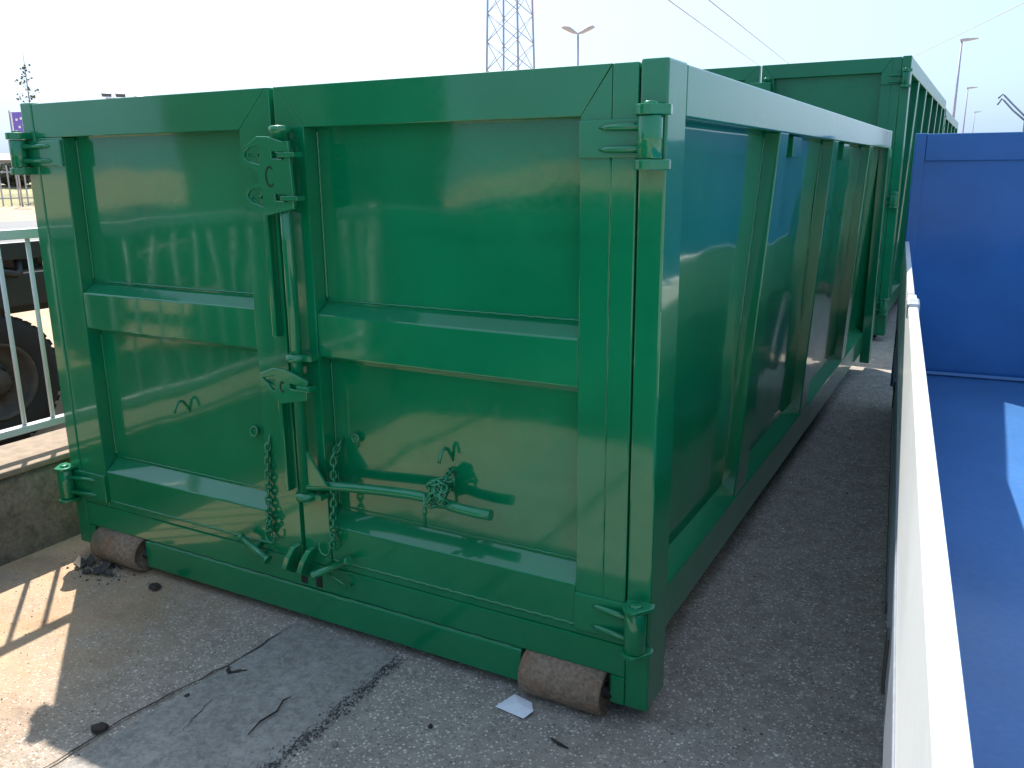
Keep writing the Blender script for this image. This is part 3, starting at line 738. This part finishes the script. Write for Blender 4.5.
rf = MB(); rf.prism([(-.4, 2.5), (7, 3.1), (14.4, 2.5)], 0, -25.4, 30.4); rf.build('roof', ROOFM, bd)
for k in range(-4, 6): MB().box(k*5-1.2, k*5+1.2, -.03, .02, .9, 1.9).build('window', CLADD, bd)
# purple banner on a mast, thin young tree, two floodlight masts
bn = thing('banner_flag', 'purple banner with white marks on a thin mast', 'banner', (-40.08, 23.42, 0), math.atan2(.17, .63))
MB().tube([(0,0,0), (0,0,4.42)], .04, 8).build('mast', GALV, bn)
MB().box(.05, .95, -.01, .01, 3.36, 4.34).build('cloth', GLASSP, bn)
MB().box(.06, .14, -.016, -.0105, 3.38, 4.32).build('white_stripe', SIGNW, bn)
for k, (x, z) in enumerate(((.30, 3.95), (.42, 3.62), (.55, 4.0), (.66, 3.72))): MB().box(x, x+.12, -.016, -.0105, z, z+.10).build('white_mark', SIGNW, bn)
tr = thing('young_tree', 'thin sparse young tree rising above the green container corner', 'tree', (-44.5, 27.4, 0))
rt = random.Random(3); st = MB(); st.tube([(0,0,0), (.05,0,3), (-.05,0,5.5), (-.12,.05,7.7)], [.06,.05,.03,.01], 6)
tips = []
for k in range(16):
    z = rt.uniform(4.6, 7.2); a = rt.uniform(0, 6.28); l = rt.uniform(.2, .55)*(8.2-z)/3; e = (l*math.cos(a), l*math.sin(a), z+l*.8); st.tube([(-.05,0,z), e], [.015,.006], 4); tips.append(e)
st.build('trunk', BARK, tr)
lm = MB()
for e in tips:
    for k in range(5):
        c_ = Vector(e) + Vector((rt.gauss(0,.09), rt.gauss(0,.09), rt.gauss(0,.09))); a = Vector((rt.gauss(0,1), rt.gauss(0,1), rt.gauss(0,1))).normalized(); b_ = a.orthogonal(); lm.add([c_-a*.08, c_-b_*.045, c_+a*.08, c_+b_*.045], [(0,1,2,3)])
lm.build('crown', LEAF2, tr, fix=False)
def flood(loc, h, lb):
    t_ = thing('floodlight_mast', lb, 'lamp', loc, math.radians(59))
    MB().tube([(0,0,0), (0,0,h-.1)], [.06,.045], 8).build('pole', HAZEGALV, t_)
    MB().box(-.35, .35, -.06, .06, h-.12, h-.04).build('crossarm', HAZEGALV, t_)
    for x in (-.3, .3): MB().prism([(-.14, h-.02), (.14, h+.04), (.10, h+.22), (-.16, h+.14)], 0, x-.2, x+.2).build('floodlight', CLADD, t_, .02)
flood((-35.91, 25.96, 0), 5.0, 'small floodlight showing over the left half of the low container rim')
flood((-34.54, 26.67, 0), 4.85, 'lower floodlight just clearing the low container rim')

# ================================================================== PYLON, LAMPS, WIRES
PB = Vector((-30.9, 55.6, 0)); PH = 24.0
py = thing('lattice_pylon', 'tall steel lattice pylon beyond the low green container', 'pylon', PB, math.radians(28.8 + 17))
def half(z): return 1.29*(1 - (z-8)/60*1.0) if z < 20 else 1.29*(1 - 12/60) - (z-20)*.12
def corner(k, z):
    h = half(z)*math.sqrt(2); a = math.pi/2*k; return Vector((h*math.cos(a), h*math.sin(a), z))
for k in range(4): MB().tube([corner(k, z) for z in (0, 8, 16, 20, PH)], .075, 6).build('leg', HAZEGALV, py)
lv = [0, 2.2, 4.4, 6.6, 8.5, 10.4, 12.3, 14.2, 16.1, 18, 20, 22, 24]
for i in range(len(lv)-1):
    for k in range(4):
        for a, b_ in ((0,1), (1,0)):
            MB().tube([corner((k+a) % 4, lv[i]), corner((k+b_) % 4, lv[i+1])], .032, 4).build('brace', HAZEGALV, py)
for z, l in ((19, 4.5), (21.5, 3.8), (23.8, 3.0)): MB().box(-l, l, -.12, .12, z-.1, z+.1).build('crossarm', HAZEGALV, py)
dl = thing('street_lamp', 'double-headed street lamp right of the lattice pylon', 'lamp', (-21.6, 46.9, 0), math.radians(28.8))
MB().tube([(0,0,0), (0,0,9.3)], [.10,.06], 8).build('pole', HAZEGALV, dl)
for s_ in (-1, 1):
    hd = MB(); vs = []; 
    path = [(s_*.05, 0, 9.25), (s_*.25, 0, 9.33), (s_*.55, 0, 9.50), (s_*.85, 0, 9.60), (s_*.98, 0, 9.58)]
    hd.tube(path, [.04, .11, .15, .12, .03], 12); o = hd.build('lamp_head', LAMPW, dl); o.scale = (1, 1.5, 1)
def lamp(loc, h, lb, rz=0):
    t_ = thing('street_lamp', lb, 'lamp', loc, rz)
    MB().tube([(0,0,0), (0,0,h*.5), (0,0,h-.03)], [.11,.085,.055], 8).build('pole', HAZEGALV, t_)
    MB().prism([(-.1, h-.08), (.25, h-.10), (.95, h+.0), (.9, h+.06), (.25, h+.08), (-.1, h+.06)], 1, -.14, .14).build('lamp_head', LAMPW, t_, .02)
lamp((-1.98, 62.3, 0), 9.25, 'tallest single-arm street lamp above the far green container')
lamp((-2.69, 105.5, 0), 9.55, 'second street lamp in the row receding past the tall lamp')
lamp((-3.04, 161.9, 0), 9.95, 'farthest street lamp in the row above the blue headboard')
# loading frame arms over the headboard
lf = thing('loader_arm', 'grey post with two slanting hooked bars above the blue headboard', 'loader', (1.12, 16.1, 0))
MB().box(-.06, .10, -.06, .06, 0, 2.44).build('post', HAZEGALV, lf, .01)
for k, dz in enumerate((0, -.11)):
    MB().tube([(-.05, 0, 2.38+dz*.6), (-.25, 0, 2.58+dz*.8), (-.40, 0, 2.74+dz*.75), (-.44, 0, 2.77+dz*.7), (-.50, 0, 2.70+dz)], .016, 8).build('hooked_bar', HAZEGALV, lf)
def wire(a, b_, sag, lb):
    a, b_ = Vector(a), Vector(b_); P = []
    for k in range(25):
        f = k/24; q = a.lerp(b_, f); q.z -= sag*4*f*(1-f); P.append(q)
    o = MB().tube(P, .022, 5).build('power_line', HAZEGALV); tag(o, lb, 'wire', 'overhead power lines')
def ext(a, b_, k0, k1):
    a, b_ = Vector(a), Vector(b_); return a + (b_-a)*k0, a + (b_-a)*k1
a, b_ = ext((-9.95,29.06,7.24), (-18.24,72.49,10.44), -.45, 3.0); wire(a, b_, .0, 'thin overhead wire above the low container nearer the pylon')
a, b_ = ext((-8.71,29.74,7.23), (-15.55,73.90,10.18), -.45, 3.0); wire(a, b_, .0, 'thin overhead wire slanting down behind the tall green container')
a, b_ = ext((-4.76,67.78,9.2), (1.07,47.37,8.91), -4.0, 3.0); wire(a, b_, .0, 'overhead wire rising from the far container past the street lamps')

# ================================================================== LITTER
pp = MB(); pp.add([(-.432,-.112,.005),(-.33,-.125,.006),(-.318,-.085,.010),(-.345,-.045,.006),(-.408,-.035,.008),(-.372,-.078,.014)], [(0,1,5),(1,2,5),(2,3,5),(3,4,5),(4,0,5)])
tag(pp.build('paper_scrap', PAPER, solid=.001), 'crumpled white paper scrap under the right rusty roller', 'paper')
def lump(name, x, y, s, lb, cat, seed, mat=DARKST, flat=.45):
    r = random.Random(seed); bm = bmesh.new(); bmesh.ops.create_icosphere(bm, subdivisions=2, radius=1)
    for v in bm.verts:
        k = 1 + .35*noise.noise(v.co*1.6 + Vector((seed*3.1, 0, 0))); v.co = Vector((v.co.x*s*k, v.co.y*s*k*.8, max(-.2, v.co.z)*s*k*flat))
    me = D.meshes.new(name); bm.to_mesh(me); bm.free(); me.materials.append(mat)
    o = D.objects.new(name, me); COL.objects.link(o); o.location = (x, y, .012*s/.05+.002); o.rotation_euler = (0,0,r.uniform(0,6)); tag(o, lb, cat)
lump('clod', -1.382, -.738, .026, 'dark brown clod lying by the sunlit edge', 'clod', 1)
lump('clod', -1.96, -.075, .030, 'black tar lump below the left end of the container sill', 'clod', 2, DARKST, .3)
lump('clod', -1.29, -.505, .010, 'small dark crumb on the concrete strip', 'clod', 3)
lump('stone', -.74, -.47, .011, 'pale pebble beside the gravel seam', 'stone', 4, STONE, .8)
lump('stone', -.55, -.28, .009, 'small dark stone on the brown stained asphalt', 'stone', 6, DARKST, .8)
sk = MB(); sk.tube([(-.980,-.560,.010),(-.992,-.50,.012),(-.985,-.44,.010),(-1.004,-.395,.012),(-1.000,-.365,.009)], [.0015,.003,.0028,.003,.0012], 6); tag(sk.build('stick', DARKST), 'thin dark curved stick on the concrete strip', 'stick')
sk = MB(); sk.tube([(-.22,-.165,.006),(-.195,-.178,.008),(-.16,-.182,.006)], [.003,.005,.002], 6); tag(sk.build('stick', DARKST), 'short black twig in front of the right rusty roller', 'stick')
lr = random.Random(8)
for k in range(7):
    x, y = -2.24 + lr.uniform(-.12,.14), -.085 + lr.uniform(-.05,.03); a = lr.uniform(0,6.28); s_ = lr.uniform(.045,.085); mb = MB()
    pr = [(0,0,0),(.35,.28,.10),(.8,.22,.05),(1.15,0,.14),(.8,-.24,.08),(.35,-.30,.02)]
    mb.add([(x + s_*(px*math.cos(a)-py_*math.sin(a)), y + s_*(px*math.sin(a)+py_*math.cos(a)), .006 + s_*pz*1.6 + .001*k) for px, py_, pz in pr] + [(x + s_*.6*math.cos(a), y + s_*.6*math.sin(a), .005 + .001*k)], [(6,0,1),(6,1,2),(6,2,3),(6,3,4),(6,4,5),(6,5,0)])
    tag(mb.build('dead_leaf', LEAFD, solid=.0008), 'curled dead leaf in the litter under the left rusty roller', 'leaf', 'dead leaves under the left roller')

# everything that stands on the yard goes down to its level
KEEP = {C1, C2, C3, C5, B, par, rail, cam, sun}
for o in list(COL.objects):
    if o.parent is None and o not in KEEP: o.location.z += GZ
